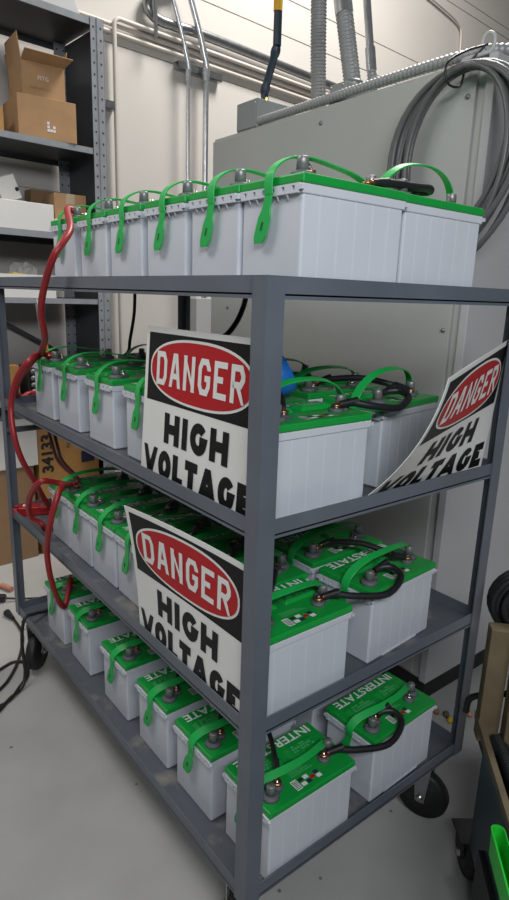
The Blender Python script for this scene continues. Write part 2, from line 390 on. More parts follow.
# plates that carry the castors
def caster(x, y, ang, wr=.076, h=.221, parent=None, name='caster', ww=.042, fm='dkpipe'):
    c = MB(); c.box((-.04, -.04, h-.006), (.04, .04, h)); c.lathe([(0, h-.03), (.03, h-.03), (.034, h-.006), (0, h-.006)], 14)
    for sy in (-1, 1):
        poly = [(-.028, 0), (.028, 0), (.046, wr+.045-wr+ .09), (-.02, .09)]
        c.prism([(-.013, wr-.014), (.013, wr-.014), (.026, h-.026), (-.026, h-.026)], .004, tf=Matrix.Translation((0, sy*(ww/2+.006)+.002, 0)) @ Matrix.Rotation(PI/2, 4, 'X'))
    c.box((-.022, -ww/2-.008, h-.032), (.022, ww/2+.008, h-.026))
    o = c.build(name, M[fm], parent, bevel=.001); o.location = (x, y, 0); o.rotation_euler = (0, 0, ang)
    rot = Matrix.Translation((0, 0, wr)) @ Matrix.Rotation(PI/2, 4, 'X')
    r = wr; w = ww/2
    MB().lathe([(.012, -w), (r*.62, -w), (r*.66, -w*.8), (r*.90, -w*.9), (r*.985, -w*.5), (r, 0), (r*.985, w*.5), (r*.90, w*.9), (r*.66, w*.8), (r*.62, w), (.012, w)], 28, tf=rot).build('wheel', M['blackrub'], o)
    MB().lathe([(0, -w-.014), (.011, -w-.014), (.011, w+.014), (0, w+.014)], 6, tf=rot).build('axle_bolt', M['bolt'], o)
    return o
caster(.703, .062, math.radians(-72), parent=cart); caster(.05, 1.415, math.radians(47), parent=cart)
caster(.07, .11, math.radians(50), parent=cart); caster(.70, 1.40, math.radians(20), parent=cart)
MB().tube([(.003, CL-.02, .958), (CW-.003, CL-.02, .958)], .011, 12).build('brace_bar', M['steel'], cart)
tag(cart, 'dark grey four-shelf steel cart loaded with green-lidded batteries', 'cart')

# ------------------------------------------------------------------ batteries
BL, BW, BH = .257, .164, .178; RISE = .009
def handle_path(kind):
    y = BW*.46
    if kind == 0: pk = [(-.0075, 0, .150), (-.0085, 0, .168), (-.004, 0, .186), (.012, 0, .202), (.042, 0, .215), (.085, .001, .219), (.14, .001, .214), (.19, 0, .207), (.222, 0, .197), (.238, 0, .185), (.243, 0, .179)]
    elif kind in (1, 3): pk = [(-.0075, 0, .150), (-.0085, 0, .168), (-.001, -.001, .187), (.020, -.006, .208), (.055, -.014, .224), (.10, -.020, .230), (.15, -.020, .229), (.195, -.013, .222), (.228, -.005, .209), (.243, 0, .192), (.246, 0, .179)]
    else: pk = [(-.0075, 0, .150), (-.0085, 0, .168), (-.001, -.002, .183), (.018, -.008, .197), (.055, -.020, .207), (.10, -.028, .212), (.15, -.026, .211), (.192, -.016, .205), (.222, -.006, .196), (.238, 0, .186), (.243, 0, .179)]
    if kind == 3: pk = [(x, dy, z+max(0, z-.19)*.45) for x, dy, z in pk]
    return smooth([(x, y+dy, z) for x, dy, z in pk], 4)
def handle_mesh(kind, parent):
    w = (0, 1, 0) if kind == 0 else (0, 1, .25 if kind in (1, 3) else .5)
    return MB().ribbon(handle_path(kind), w, lambda t: .0205 if t < .3 else .0205-.005*max(0, 1-abs(t-.6)/.35), .0032).build('handle', M['strap'], parent, bevel=.0008)
def make_battery():
    t = empty('battery', (0, 0, 0))
    c = MB(); c.box((.004, .003, .001), (BL-.004, BW-.003, .150), bev=.004)
    c.box((.001, .0005, .147), (BL-.001, BW-.0005, .1625), bev=.002)
    for k in range(1, 6):
        x = BL*k/6
        c.box((x-.0015, .0027, .006), (x+.0015, .0032, .148), mi=1); c.box((x-.0015, BW-.0032, .006), (x+.0015, BW-.0027, .148), mi=1)
    c.box((.06, .0014, .002), (.20, .004, .006))
    case = c.build('case', [M['case'], M['rib']], t)
    for sx, X in ((-1, .001), (1, BL-.001)):
        l = MB(); f = lambda a, b: (min(a, b), max(a, b))
        x0, x1 = f(X, X+sx*.005)
        l.box((x0, .004, .1590), (x1, BW-.004, .1622)); l.box((x0, .006, .1475), (x1, BW-.006, .1520))
        for k in range(7):
            y = .006+k*(BW-.012)/6
            if k not in (3,): l.box((x0, y-.0090, .1520), (x1, y+.0090, .1590))
        for y in (.035, .06, .115, .135):
            l.add([(X, y-.0012, .1475), (X+sx*.005, y-.0012, .1475), (X, y-.0012, .138), (X, y+.0012, .1475), (X+sx*.005, y+.0012, .1475), (X, y+.0012, .138)], [(0, 1, 2), (3, 5, 4), (1, 4, 5, 2), (0, 3, 4, 1)])
        l.build('ledge', M['case'], t)
    lid = MB(); lid.box((-.0008, -.0008, .1625), (BL+.0005, BW+.0005, BH), bev=.003); lid.build('lid', M['lid'], t)
    for x0, x1 in ((.022, .118), (.137, .233)):
        v = MB(); y0, y1 = .082, .122; h = .008
        v.add([(x0, y0, BH-.001), (x1, y0, BH-.001), (x1, y1, BH-.001), (x0, y1, BH-.001), (x0+.008, y0+.006, BH+h), (x1-.008, y0+.006, BH+h), (x1-.008, y1-.004, BH+h), (x0+.008, y1-.004, BH+h)],
              [(4, 5, 6, 7), (0, 1, 5, 4), (1, 2, 6, 5), (2, 3, 7, 6), (3, 0, 4, 7)])
        vo = v.build('vent_cover', M['lid'], t, bevel=.002)
        e = MB()
        for r in range(3):
            for k in range(9-r):
                if random.random() < .2: continue
                xx = x0+.014+k*.0082+r*.002; yy = y0+.011+r*.0085
                e.box((xx, yy, BH+h), (xx+.0052, yy+.0055, BH+h+.0005))
        e.build('printed_text', M['print'], vo)
    vs, fs, w, h = text_geo('INTERSTATE', .030, .0006)
    s = .222/w; tf = Matrix.Translation((BL-.016, BW-.004, BH+.0008)) @ Matrix.Diagonal((-s, -.026/h, 1, 1))
    MB().add(vs, fs, 0, False, tf).build('lettering', M['white'], t)
    # terminals
    for bx, by, sx, sy, a in ((.030, .036, .058, .048, .4), (.226, .062, .200, .048, -.4)):
        p = MB(); d = Vector((sx-bx, sy-by, 0)); 
        p.lathe([(0, BH-.001), (.021, BH-.001), (.019, BH+.006), (.013, BH+.009), (0, BH+.009)], 16, tf=Matrix.Translation((bx, by, 0)))
        p.lathe([(0, BH-.001), (.016, BH-.001), (.014, BH+.006), (0, BH+.006)], 14, tf=Matrix.Translation((sx, sy, 0)))
        n = Vector((-d.y, d.x, 0)).normalized()*.014
        b = [Vector((bx, by, 0))+n, Vector((bx, by, 0))-n, Vector((sx, sy, 0))-n, Vector((sx, sy, 0))+n]
        p.prism([(q.x, q.y) for q in b], .006, tf=Matrix.Translation((0, 0, BH-.0005)))
        po = p.build('terminal', M['pad'], t)
        MB().lathe([(0, BH+.008), (.0110, BH+.008), (.0100, BH+.029), (.0088, BH+.031), (0, BH+.031)], 14, tf=Matrix.Translation((bx, by, 0))).build('lead_post', M['lead'], po)
        MB().lathe([(0, BH+.005), (.0085, BH+.005), (.0085, BH+.0115), (.004, BH+.0115), (.004, BH+.019), (0, BH+.019)], 6, tf=Matrix.Translation((sx, sy, 0))).build('bolt', M['bolt'], po)
    # sticker: white backing, bar code and coloured squares
    st = MB(); z = BH+.0006; sq = lambda x0, y0, x1, y1, mi, zz=0: st.add([(x0, y0, z+zz), (x1, y0, z+zz), (x1, y1, z+zz), (x0, y1, z+zz)], [(0, 1, 2, 3)], mi)
    sq(.088, .012, .104, .040, 0); sq(.104, .012, .168, .040, 1)
    for k in range(6): sq(.0895, .0145+k*.004, .1025, .0165+k*.004, 4, .0002)
    for x, y, mi in ((.107, .028, 4), (.107, .014, 0), (.122, .014, 2), (.122, .028, 0), (.136, .020, 3), (.151, .026, 2), (.151, .014, 0)): sq(x, y, x+.013, y+.010, mi, .0002)
    for k in range(3): sq(.10, .048+k*.006, .165-.01*k, .0505+k*.006, 5, .0)
    st.build('sticker', [M['white'], M['lid'], M['navy'], M['signr'], M['hole'], M['print']], t)
    h = handle_mesh(1, t)
    for sx, X in ((-1, -.0085), (1, BL+.0015)):
        tb = MB(); y = BW*.46; out = [(-.009, .152), (.009, .152), (.010, .130), (.0155, .116), (.0160, .085), (.011, .074), (-.011, .074), (-.0160, .085), (-.0155, .116), (-.010, .130)]
        tb.prism([(yy, zz) for yy, zz in out], .0034, tf=Matrix(((0, 0, 1, X+(0 if sx < 0 else .0036)), (1, 0, 0, y), (0, 1, 0, 0), (0, 0, 0, 1))))
        o = tb.build('strap_tab', M['strap'], t, bevel=.0008)
        xs = X-.0003 if sx < 0 else X+.0073
        MB().add([(xs, y-.003, .094), (xs, y+.003, .094), (xs, y+.003, .108), (xs, y-.003, .108)], [(0, 1, 2, 3)]).build('slot', M['slot'], o)
    return t
def lift(me):
    for v in me.vertices:
        if v.co.z > .055: v.co.z += RISE
proto = make_battery()
for c in kids(proto):
    lift(c.data)
    for g in kids(c): lift(g.data)
variants = {1: [c for c in kids(proto) if c.name.startswith('handle')][0].data}
for k in (0, 2, 3):
    o = handle_mesh(k, None); variants[k] = o.data; lift(o.data); bpy.data.objects.remove(o)
ORD = ['nearest to the near corner post', 'second from the near corner post', 'third from the near corner post', 'fourth from the near corner post', 'fifth from the near corner post', 'sixth from the near corner post', 'seventh from the near corner post']
LEV = ['top shelf', 'second shelf', 'third shelf', 'bottom shelf']
A = [[(.070, .0055), (.066, .1705), (.066, .352), (.066, .541), (.066, .729), (.066, .930)],
     [(.068, .044), (.060, .225), (.058, .46), (.056, .690), (.056, .921), (.056, 1.127)],
     [(.028, .020), (.056, .190), (.056, .358), (.056, .530), (.056, .701), (.056, .868), (.056, 1.034)],
     [(.066, .008), (.056, .211), (.056, .416), (.056, .646), (.056, .914), (.056, 1.136)]]
Bc = [[(.333, .012, 0), (.36, .19, 0), (.36, .37, 0), (.36, .56, 0), (.36, .75, 0), (.36, .95, 0)],
      [(.401, .078, 9), (.38, .292, 0), (.38, .49, 0), (.37, .715, 0), (.37, .93, 0), (.37, 1.14, 0)],
      [(.366, .033, 4), (.36, .222, 0), (.36, .395, 0), (.36, .565, 0), (.36, .735, 0), (.36, .905, 0), (.36, 1.07, 0)],
      [(.408, .021, 2), (.40, .23, 0), (.40, .43, 0), (.40, .66, 0), (.40, .92, 0), (.40, 1.14, 0)]]
VA = [[0, 0, 0, 0, 0, 0], [3, 1, 0, 0, 0, 0], [1, 1, 1, 0, 1, 1, 1], [2, 2, 2, 2, 2, 2]]
VB = [[3]+[0]*5, [3, 1, 1, 0, 0, 0], [1, 1, 1, 1, 1, 1, 1], [2]*6]
def tilted(me, k):
    m2 = me.copy()
    for v in m2.vertices: v.co.y += max(0, .155-v.co.z)*k
    return m2
TAB = {}
for c in kids(proto):
    if c.name.startswith('strap_tab'):
        for k in (0, .18, .34): TAB[(c.data.name, k)] = (tilted(c.data, k), tilted(kids(c)[0].data, k))
BAT = {}; first = True
for lv in range(4):
    for cn, rows in (('A', A[lv]), ('B', Bc[lv])):
        for i, e in enumerate(rows):
            o = proto if first else copy_tree(proto); first = False
            o.location = (e[0], e[1], DECK[lv]+.0005); o.rotation_euler.z = math.radians(e[2]) if len(e) > 2 else math.radians(random.uniform(-.6, .6)*(1 if i > 1 else 0))
            k = (VA if cn == 'A' else VB)[lv][i]
            for c in kids(o):
                if c.name.startswith('handle'): c.data = variants[k]
                if c.name.startswith('strap_tab') and cn == 'A' and c.data.vertices[0].co.x < .1 and (c.data.name in [q[0] for q in TAB]):
                    kk = [.34 if i < 3 else 0, .18, 0, 0][lv]; g = kids(c)[0]; c.data, g.data = TAB[(c.data.name, kk)]
            side = "outer row" if cn == 'A' else 'cabinet-side row'
            tag(o, 'green-lidded white battery on the %s, %s, %s' % (LEV[lv], side, ORD[i]), 'battery', 'green-lidded batteries on the cart')
            BAT[(lv, cn, i)] = o
def bp(lv, cn, i, x, y, z):
    o = BAT[(lv, cn, i)]; a = o.rotation_euler.z
    return Vector((o.location.x+x*math.cos(a)-y*math.sin(a), o.location.y+x*math.sin(a)+y*math.cos(a), o.location.z+z))
BT = BH+RISE+.013
def cable(name, pts, r, m, label, lugs=(0, 1), sleeve=True, cat='cable', group=None, n=10):
    t = empty(name, pts[0]); L = Vector(pts[0]); P = [p-L for p in smooth(pts, 7)]
    MB().tube(P[2:-2] if lugs else P, r, n).build('cable', m, t)
    for e in lugs:
        a, b = (P[0], P[5]) if e == 0 else (P[-1], P[-6])
        d = (b-a).normalized()
        lg = MB(); lg.lathe([(.0042, 0), (.0105, 0), (.0105, .004), (.0042, .004)], 12, tf=Matrix.Translation(a+Vector((0, 0, -.002))))
        lg.tube([a+d*.009, a+d*.03], r*.8, 8); lg.build('copper_lug', M['copper'], t)
        if sleeve: MB().tube([a+d*.026, a+d*.05], r*1.12, 10).build('sleeve', M['black'], t)
    return tag(t, label, cat, group)
# black jumpers between the two batteries at the front of each shelf
for lv in range(4):
    nrow = 1
    for i in range(nrow):
        p0 = bp(lv, 'A', i, .200, .048, BT); p1 = bp(lv, 'B', i, .058, .048, BT)
        up = .012 if lv else .02
        if lv == 0:
            pts = [p0, p0+Vector((.05, -.008, .006)), p0+Vector((.12, -.012, .008)), p1+Vector((.055, -.012, .012)), p1+Vector((.075, .004, .010)), p1+Vector((.05, .016, .008)), p1+Vector((.02, .006, .003)), p1]
        else:
            dy = -.015 if i == 0 else 0
            pts = [p0, p0+Vector((.035, -.012, .004)), p0+Vector((.08, -.030+dy*.3, -.004)), p0.lerp(p1, .72)+Vector((.02, -.055+dy, -.012)), p1+Vector((.035, -.048+dy*.5, .0)), p1+Vector((.045, -.022, .010)), p1+Vector((.024, -.003, .008)), p1]
        cable('jumper_cable', pts, .0078, M['black'], 'black jumper cable joining the %s pair of batteries on the %s' % (['nearest', 'second'][i], LEV[lv]))
# jumpers from the near battery's left terminal across its lid to the next battery
for lv, n in ((0, 1), (1, 3), (2, 3), (3, 5)):
    for i in range(n):
        p0 = bp(lv, 'A', i, .058, .048, BT); p1 = bp(lv, 'A', i+1, .200, .048, BT)
        mid = .016 if lv < 2 else .014
        pts = [p0, p0+Vector((.022, .03, .012)), p0.lerp(p1, .45)+Vector((0, 0, mid)), p1+Vector((-.03, -.03, .010)), p1]
        cable('link_cable', pts, .006, M['black'], 'black cable linking the %s and %s batteries of the outer row on the %s' % (['first', 'second', 'third', 'fourth', 'fifth'][i], ['second', 'third', 'fourth', 'fifth', 'sixth'][i], LEV[lv]))
# cables at the far end of the cabinet-side row, seen over the battery tops
for lv in (1, 2):
    p0 = bp(lv, 'B', 0, .200, .048, BT); p1 = bp(lv, 'B', 1, .058, .048, BT)
    cable('link_cable', [p0, p0+Vector((-.035, .014, .010)), p0.lerp(p1, .5)+Vector((0, 0, .022)), p1+Vector((.03, -.02, .012)), p1], .0078, M['black'],
          'black cable crossing behind the front strap between two cabinet-side batteries on the %s' % LEV[lv])

# ------------------------------------------------------------------ red cables, connectors
t6 = bp(0, 'A', 5, .040, .040, BT); s6 = bp(1, 'A', 5, .045, .05, BT)
RR = .0095
cable('red_cable', [t6, t6+Vector((-.035, .002, .010)), at(70, 230, 0, .025), at(55, 254, 0, -.03), at(45, 283, 0, -.035), at(41, 312, 0, -.03), at(45, 338, 0, 0), s6+Vector((-.05, .0, .012)), s6], RR, M['red'],
      'red cable hanging from the top shelf\'s last battery to the second shelf', sleeve=False)
s6b = s6+Vector((.004, .012, .004)); b7 = bp(2, 'A', 6, .04, .045, BT)
cable('red_cable', [s6b, s6b+Vector((-.04, .02, .006)), at(30, 360, 0, -.0), at(17, 378, 0, -.03), at(11, 405, 0, -.045), at(14, 435, 0, -.05), at(22, 460, 0, -.03), at(35, 482, 0, .02), at(45, 500, 0, .06), Vector((.12, 1.33, DECK[2]+.03)), Vector((.145, 1.395, DECK[2]+.018))], RR, M['red'],
      'red cable looping outside the far post from second shelf to the red connector', lugs=(0,), sleeve=False)
s6c = s6+Vector((.0, .024, .008))
cable('red_cable', [s6c, s6c+Vector((-.04, .025, -.004)), at(31, 363, 0, .02), at(19, 380, 0, .01), at(16, 392, 0, .03), at(22, 397, 0, .10), at(34, 393, 0, .16)+Vector((0, 0, .0)), Vector((.22, 1.40, DECK[1]+.012))], RR, M['red'],
      'red cable curling down behind the second shelf\'s last battery', lugs=(0,), sleeve=False)
cable('red_cable', [b7, b7+Vector((-.05, .02, .014)), at(40, 482, 0, -.01), at(29, 500, 0, -.02), at(31, 517, 0, -.0), at(42, 524, 0, .02), Vector((.045, 1.22, DECK[2]+.012)), Vector((.10, 1.24, DECK[2]+.011))], RR, M['red'],
      'red cable curled in a ring beside the last battery of the third shelf', lugs=(0,), sleeve=False)
b7b = b7+Vector((.004, -.014, .004)); d6 = bp(3, 'A', 5, .055, .045, BT)
cable('red_cable', [b7b, b7b+Vector((-.03, -.01, .01)), at(60, 490, 0, 0), at(51, 520, 0, -.035), at(47, 548, 0, -.03), at(50, 575, 0, -.015), at(57, 597, 0, .02), at(65, 606, 0, .06), d6+Vector((-.008, -.01, .03)), d6], RR, M['red'],
      'red cable dropping from the third shelf to the bottom shelf\'s last battery', sleeve=False)
for k, (u0, u1, lab) in enumerate(((47, 62, 'left'), (52, 66, 'right'))):
    pts = [at(u0, 428, 0, .16)+Vector((0, 0, .02)), at((u0+u1)/2-1, 448, 0, .13), at(u1-3, 462, 0, .10), b7+Vector((.012+.006*k, .004, .02)), b7+Vector((.002, .0, .008+.004*k))]
    cable('dark_red_cable', pts, .006, M['maroon'], '%s of two dark red cables dropping onto the third shelf\'s last battery' % lab, lugs=(), sleeve=False)
def connector(name, p, ang, m, label):
    t = empty(name, p, ang)
    b = MB(); b.box((-.065, -.026, .0), (.045, .026, .034), bev=.004); b.box((.045, -.020, .004), (.075, .020, .030), bev=.003); b.box((-.085, -.022, .004), (-.065, -.012, .030), bev=.002); b.box((-.085, .012, .004), (-.065, .022, .030), bev=.002); b.build('housing', m, t)
    MB().box((-.05, -.012, .034), (-.02, .012, .0345)).build('white_label', M['white'], t)
    for y in (-.011, .011): MB().lathe([(0, 0), (.006, 0), (.006, .002), (0, .002)], 10, tf=Matrix.Translation((.02, y, .034))).build('rivet', M['lead'], t)
    return tag(t, label, 'connector')
connector('power_connector', (.085, 1.425, DECK[2]+.0005), math.radians(-22), M['redcon'], 'red plastic power connector lying on the third shelf by the far post')
# black charger-like block behind the second shelf
# ------------------------------------------------------------------ blue tape roll standing on the second shelf's batteries
tp = empty('tape_roll', bp(1, 'A', 1, .195, .05, BH+RISE+.002)); 
rot = Matrix.Translation((0, 0, .052)) @ Matrix.Rotation(math.radians(62), 4, 'Y') @ Matrix.Rotation(.3, 4, 'X')
MB().lathe([(.038, -.024), (.054, -.024), (.054, .024), (.038, .024)], 32, tf=rot).build('tape', M['blue'], tp)
MB().lathe([(.0355, -.0245), (.038, -.0245), (.038, .0245), (.0355, .0245), (.0355, -.0245)], 32, tf=rot).build('core', M['tan'], tp)
tag(tp, 'roll of blue tape propped on the batteries of the second shelf', 'tape')

# ------------------------------------------------------------------ danger signs
def octo(w, h, c): return [(c, 0), (w-c, 0), (w, c), (w, h-c), (w-c, h), (c, h), (0, h-c), (0, c)]
def arc(cx, cy, rx, ry, a0, a1, n=7): return [(cx+rx*math.cos(math.radians(a0+(a1-a0)*k/n)), cy+ry*math.sin(math.radians(a0+(a1-a0)*k/n))) for k in range(n+1)]
# stroke letters in a unit box (width 1, height 1): list of (points, closed)
CH = .22
SQ = {  # the chamfered lettering in the oval
 'D': [([(0, 0), (1-CH, 0), (1, CH), (1, 1-CH), (1-CH, 1), (0, 1)], True)],
 'A': [([(0, 0), (.38, 1), (.62, 1), (1, 0)], False), ([(.14, .3), (.86, .3)], False)],
 'N': [([(0, 0), (0, 1)], False), ([(0, 1), (1, 0)], False), ([(1, 0), (1, 1)], False)],
 'G': [([(1, .72), (1, 1-CH), (1-CH, 1), (CH, 1), (0, 1-CH), (0, CH), (CH, 0), (1-CH, 0), (1, CH), (1, .46), (.55, .46)], False)],
 'E': [([(1, 1), (0, 1), (0, 0), (1, 0)], False), ([(0, .52), (.8, .52)], False)],
 'R': [([(0, 0), (0, 1), (1-CH, 1), (1, 1-CH), (1, .5+CH*.7), (1-CH, .48), (0, .48)], False), ([(.5, .48), (1, 0)], False)]}
RD = {
 'H': [([(0, 0), (0, 1)], False), ([(1, 0), (1, 1)], False), ([(0, .5), (1, .5)], False)],
 'I': [([(.5, 0), (.5, 1)], False)],
 'G': [(arc(.5, .5, .5, .5, 38, 180, 8)+arc(.5, .5, .5, .5, 195, 330, 8)+[(1, .42), (.58, .42)], False)],
 'V': [([(0, 1), (.43, 0), (.57, 0), (1, 1)], False)],
 'O': [(arc(.5, .5, .5, .5, 0, 360, 18)[:-1], True)],
 'L': [([(0, 1), (0, 0), (1, 0)], False)],
 'T': [([(0, 1), (1, 1)], False), ([(.5, 1), (.5, 0)], False)],
 'A': [([(0, 0), (.43, 1), (.57, 1), (1, 0)], False), ([(.18, .22), (.82, .22)], False)],
 'E': [([(1, 1), (0, 1), (0, 0), (1, 0)], False), ([(0, .5), (.85, .5)], False)]}
def stroke(pts, closed, th, ext=(1, 1)):
    P = [Vector(p) for p in pts]; n = len(P); L = []; Rr = []
    for i in range(n):
        a = P[i-1] if (i > 0 or closed) else None; b = P[(i+1) % n] if (i < n-1 or closed) else None
        if a is None: d = (b-P[i]).normalized(); nn = Vector((-d.y, d.x)); k = 1
        elif b is None: d = (P[i]-a).normalized(); nn = Vector((-d.y, d.x)); k = 1
        else:
            d1 = (P[i]-a).normalized(); d2 = (b-P[i]).normalized(); n1 = Vector((-d1.y, d1.x)); n2 = Vector((-d2.y, d2.x))
            nn = (n1+n2); nn = nn.normalized() if nn.length > 1e-6 else n1; k = min(1.6, 1/max(.3, nn.dot(n1)))
        L.append(P[i]+nn*th/2*k); Rr.append(P[i]-nn*th/2*k)
    if not closed:
        for i, j, k in ((0, 1, ext[0]), (n-1, n-2, ext[1])):
            d = (P[i]-P[j]).normalized()*th*.8*k; L[i] = L[i]+d; Rr[i] = Rr[i]+d
    vs = L+Rr; fs = []
    for i in range(n if closed else n-1):
        j = (i+1) % n; fs.append((i, j, n+j, n+i))
    return vs, fs
def word(font, s, x0, y0, w, h, th, gap, widths=None):
    """letters in the box x0..x0+w, y0..y0+h -> quads in sheet coordinates"""
    ws = [(widths or {}).get(c, 1.0) for c in s]; unit = (w-gap*(len(s)-1))/sum(ws); x = x0; out = []
    for c, k in zip(s, ws):
        lw = unit*k
        qs = []
        for si, (pts, cl) in enumerate(font[c]):
            q = [(x+th/2+px*(lw-th), y0+th/2+py*(h-th)) for px, py in pts]
            e = [1 if (pts[i][1] in (0, 1) and pts[i][1] != pts[j][1]) else (.6 if (pts[i][0] in (0, 1) and pts[i][1] in (0, 1)) else 0) for i, j in ((0, 1), (-1, -2))]
            vs, fs = stroke(q, cl, th, e)
            vs = [Vector((min(max(p.x, x-.1*th), x+lw+.1*th), min(max(p.y, y0), y0+h))) for p in vs]
            for f in fs: qs.append([vs[i] for i in f]+[si])
        out.append(qs); x += lw+gap
    return out
SWd, SHt = .43, .338
def sign(name, S, label):
    """S(u, v) -> world point of the sheet, u to the right, v up, metres"""
    L = S(0, 0); t = empty(name, L)
    def nrm(u, v):
        e = .002; return (S(u+e, v)-S(u-e, v)).cross(S(u, v+e)-S(u, v-e)).normalized()
    def P(u, v, off): return S(u, v)+nrm(u, v)*off-L
    nu, nv = 24, 18; vs = []; fs = []
    for lay in (0, -.0016):
        for j in range(nv+1):
            for i in range(nu+1): vs.append(P(SWd*i/nu, SHt*j/nv, lay))
    K = (nu+1)*(nv+1); idx = lambda i, j, l: l*K+j*(nu+1)+i
    for j in range(nv):
        for i in range(nu):
            fs.append((idx(i, j, 0), idx(i+1, j, 0), idx(i+1, j+1, 0), idx(i, j+1, 0))); fs.append((idx(i, j, 1), idx(i, j+1, 1), idx(i+1, j+1, 1), idx(i+1, j, 1)))
    for i in range(nu): fs += [(idx(i, 0, 0), idx(i, 0, 1), idx(i+1, 0, 1), idx(i+1, 0, 0)), (idx(i, nv, 0), idx(i+1, nv, 0), idx(i+1, nv, 1), idx(i, nv, 1))]
    for j in range(nv): fs += [(idx(0, j, 0), idx(0, j+1, 0), idx(0, j+1, 1), idx(0, j, 1)), (idx(nu, j, 0), idx(nu, j, 1), idx(nu, j+1, 1), idx(nu, j+1, 0))]
    MB().add(vs, fs, 0, False).build('sheet', M['signw'], t)
    def grid(u0, v0, u1, v1, off, n=20, m=10):
        vs = [P(u0+(u1-u0)*i/n, v0+(v1-v0)*j/m, off) for j in range(m+1) for i in range(n+1)]
        return vs, [(j*(n+1)+i, j*(n+1)+i+1, (j+1)*(n+1)+i+1, (j+1)*(n+1)+i) for j in range(m) for i in range(n)]
    def oval(cx, cy, rx, ry, off, k0=0, k1=1, n=48, m=8):
        vs = []; fs = []
        for j in range(m+1):
            q = k0+(k1-k0)*j/m
            for i in range(n): vs.append(P(cx+rx*q*math.copysign(abs(math.cos(2*PI*i/n))**.85, math.cos(2*PI*i/n)), cy+ry*q*math.copysign(abs(math.sin(2*PI*i/n))**.85, math.sin(2*PI*i/n)), off))
        for j in range(m):
            for i in range(n): fs.append((j*n+i, j*n+(i+1) % n, (j+1)*n+(i+1) % n, (j+1)*n+i))
        return vs, fs
    v0, v1 = .177, .326
    MB().add(*grid(.014, v0, SWd-.014, v1, .0005, 48, 16)).build('black_header', M['signk'], t)
    cx, cy = SWd/2, (v0+v1)/2
    MB().add(*oval(cx, cy, .189, .068, .0010)).build('white_oval', M['signw'], t)
    MB().add(*oval(cx, cy, .183, .0625, .0016)).build('red_oval', M['signr'], t)
    def letters(font, txt, x0, y0, w, h, th, gap, m, off, widths=None):
        for quads in word(font, txt, x0, y0, w, h, th, gap, widths):
            mb = MB()
            for a, b, c, d, si in quads:
                for k in range(4):                     # cut along its length so that it follows the bend
                    t0, t1 = k/4, (k+1)/4
                    mb.add([P(p.x, p.y, off+.0003*si) for p in (a.lerp(b, t0), a.lerp(b, t1), d.lerp(c, t1), d.lerp(c, t0))], [(0, 1, 2, 3)])
            mb.build('letter', m, t)
    letters(SQ, 'DANGER', .056, cy-.036, SWd-.110, .072, .0122, .012, M['signw'], .0024)
    letters(RD, 'HIGH', .098, .092, .240, .066, .0205, .010, M['signk'], .0009, {'I': .36})
    letters(RD, 'VOLTAGE', .014, .008, SWd-.026, .066, .0205, .007, M['signk'], .0009, {'L': .78, 'T': .88, 'E': .82, 'V': 1.08, 'A': 1.12})
    return tag(t, label, 'sign', 'danger high voltage signs')
# first: on the second shelf, leaning back against the batteries
def S1(u, v):
    k = v/SHt; y = .468+.014*k-u
    return Vector((.020+.030*k, y, DECK[1]+.002+v*.995))
sign('danger_sign', S1, 'flat white DANGER HIGH VOLTAGE sign on the second shelf, left of the near corner post')
# second: on the third shelf, its far top corner bent outwards
def S2(u, v):
    k = v/SHt; q = u/SWd
    return Vector((.0088+.008*k-.030*k*k*(1-q)**2, .462-u*.985+.03*k*(1-q)**2, DECK[2]+.002+v*.99-.006*k*(1-q)**2))
sign('danger_sign', S2, 'DANGER HIGH VOLTAGE sign with outward curled top corner on the third shelf')
# third: on the second shelf's short end, bowed outwards, behind the far post
P_bl, P_br, P_tl, P_tr = Vector((.283, .030, DECK[1]+.004)), Vector((.715, .016, DECK[1]+.012)), Vector((.365, -.10, 1.323)), Vector((.772, .018, 1.380))
P_br = Vector((.728, .026, DECK[1]+.015))
def S3(u, v):
    q = u/SWd; k = v/SHt
    p = (P_bl*(1-q)+P_br*q)*(1-k)+(P_tl*(1-q)+P_tr*q)*k
    return p+Vector((-.006, -.036, -.006))*(4*k*(1-k))*(1-q)**1.0
sign('danger_sign', S3, 'bowed DANGER HIGH VOLTAGE sign on the second shelf, leaning out by the right-hand post')

# ------------------------------------------------------------------ shelving unit on the left
rk = empty('shelving_unit', wp(0, 0, 0, SY), RW)
s0, s1, dp = -.55, .868, .46
def post(sx, d0):
    mb = MB(); w = .072
    mb.box((sx-w, d0, 0), (sx, d0+.003, 2.75)); mb.box((sx-.003, d0, 0), (sx, d0+.05, 2.75)); mb.box((sx-w/2-.003, d0-.004, 0), (sx-w/2+.003, d0, 2.75))
    for k in range(52):
        z = .05+k*.052
        for xx in (sx-w*.78, sx-w*.24): mb.box((xx-.004, d0-.0008, z), (xx+.004, d0, z+.009), mi=1)
    return mb.build('post', [M['rack'], M['hole']], rk)
post(s1, 0); post(s1, dp-.05); post(s0+.07, 0); post(s0+.07, dp-.05)
for z, h in ((2.742, .03), (2.160, .028), (1.735, .03), (1.413, .026), (.905, .03)):
    mb = MB(); mb.box((s0, .004, z-.003), (s1-.004, dp-.004, z), mi=1); mb.box((s0, .003, z-h), (s1-.075, .006, z)); mb.box((s0, .006, z-h), (s1-.004, .012, z-h+.003))
    mb.box((s0, dp-.008, z-h), (s1-.004, dp-.004, z-.003), mi=1); mb.build('shelf', [M['rack'], M['rackd']], rk)
MB().box((s1-.010, .05, .02), (s1-.006, dp-.05, 2.73)).build('side_panel', M['rackd'], rk)
b = MB().tube([(.28, dp-.02, 1.36), (.75, dp-.02, 1.10)], .012, 8).build('brace', M['rackd'], rk)
tag(rk, 'grey steel shelving unit with perforated posts at the left wall', 'shelving')

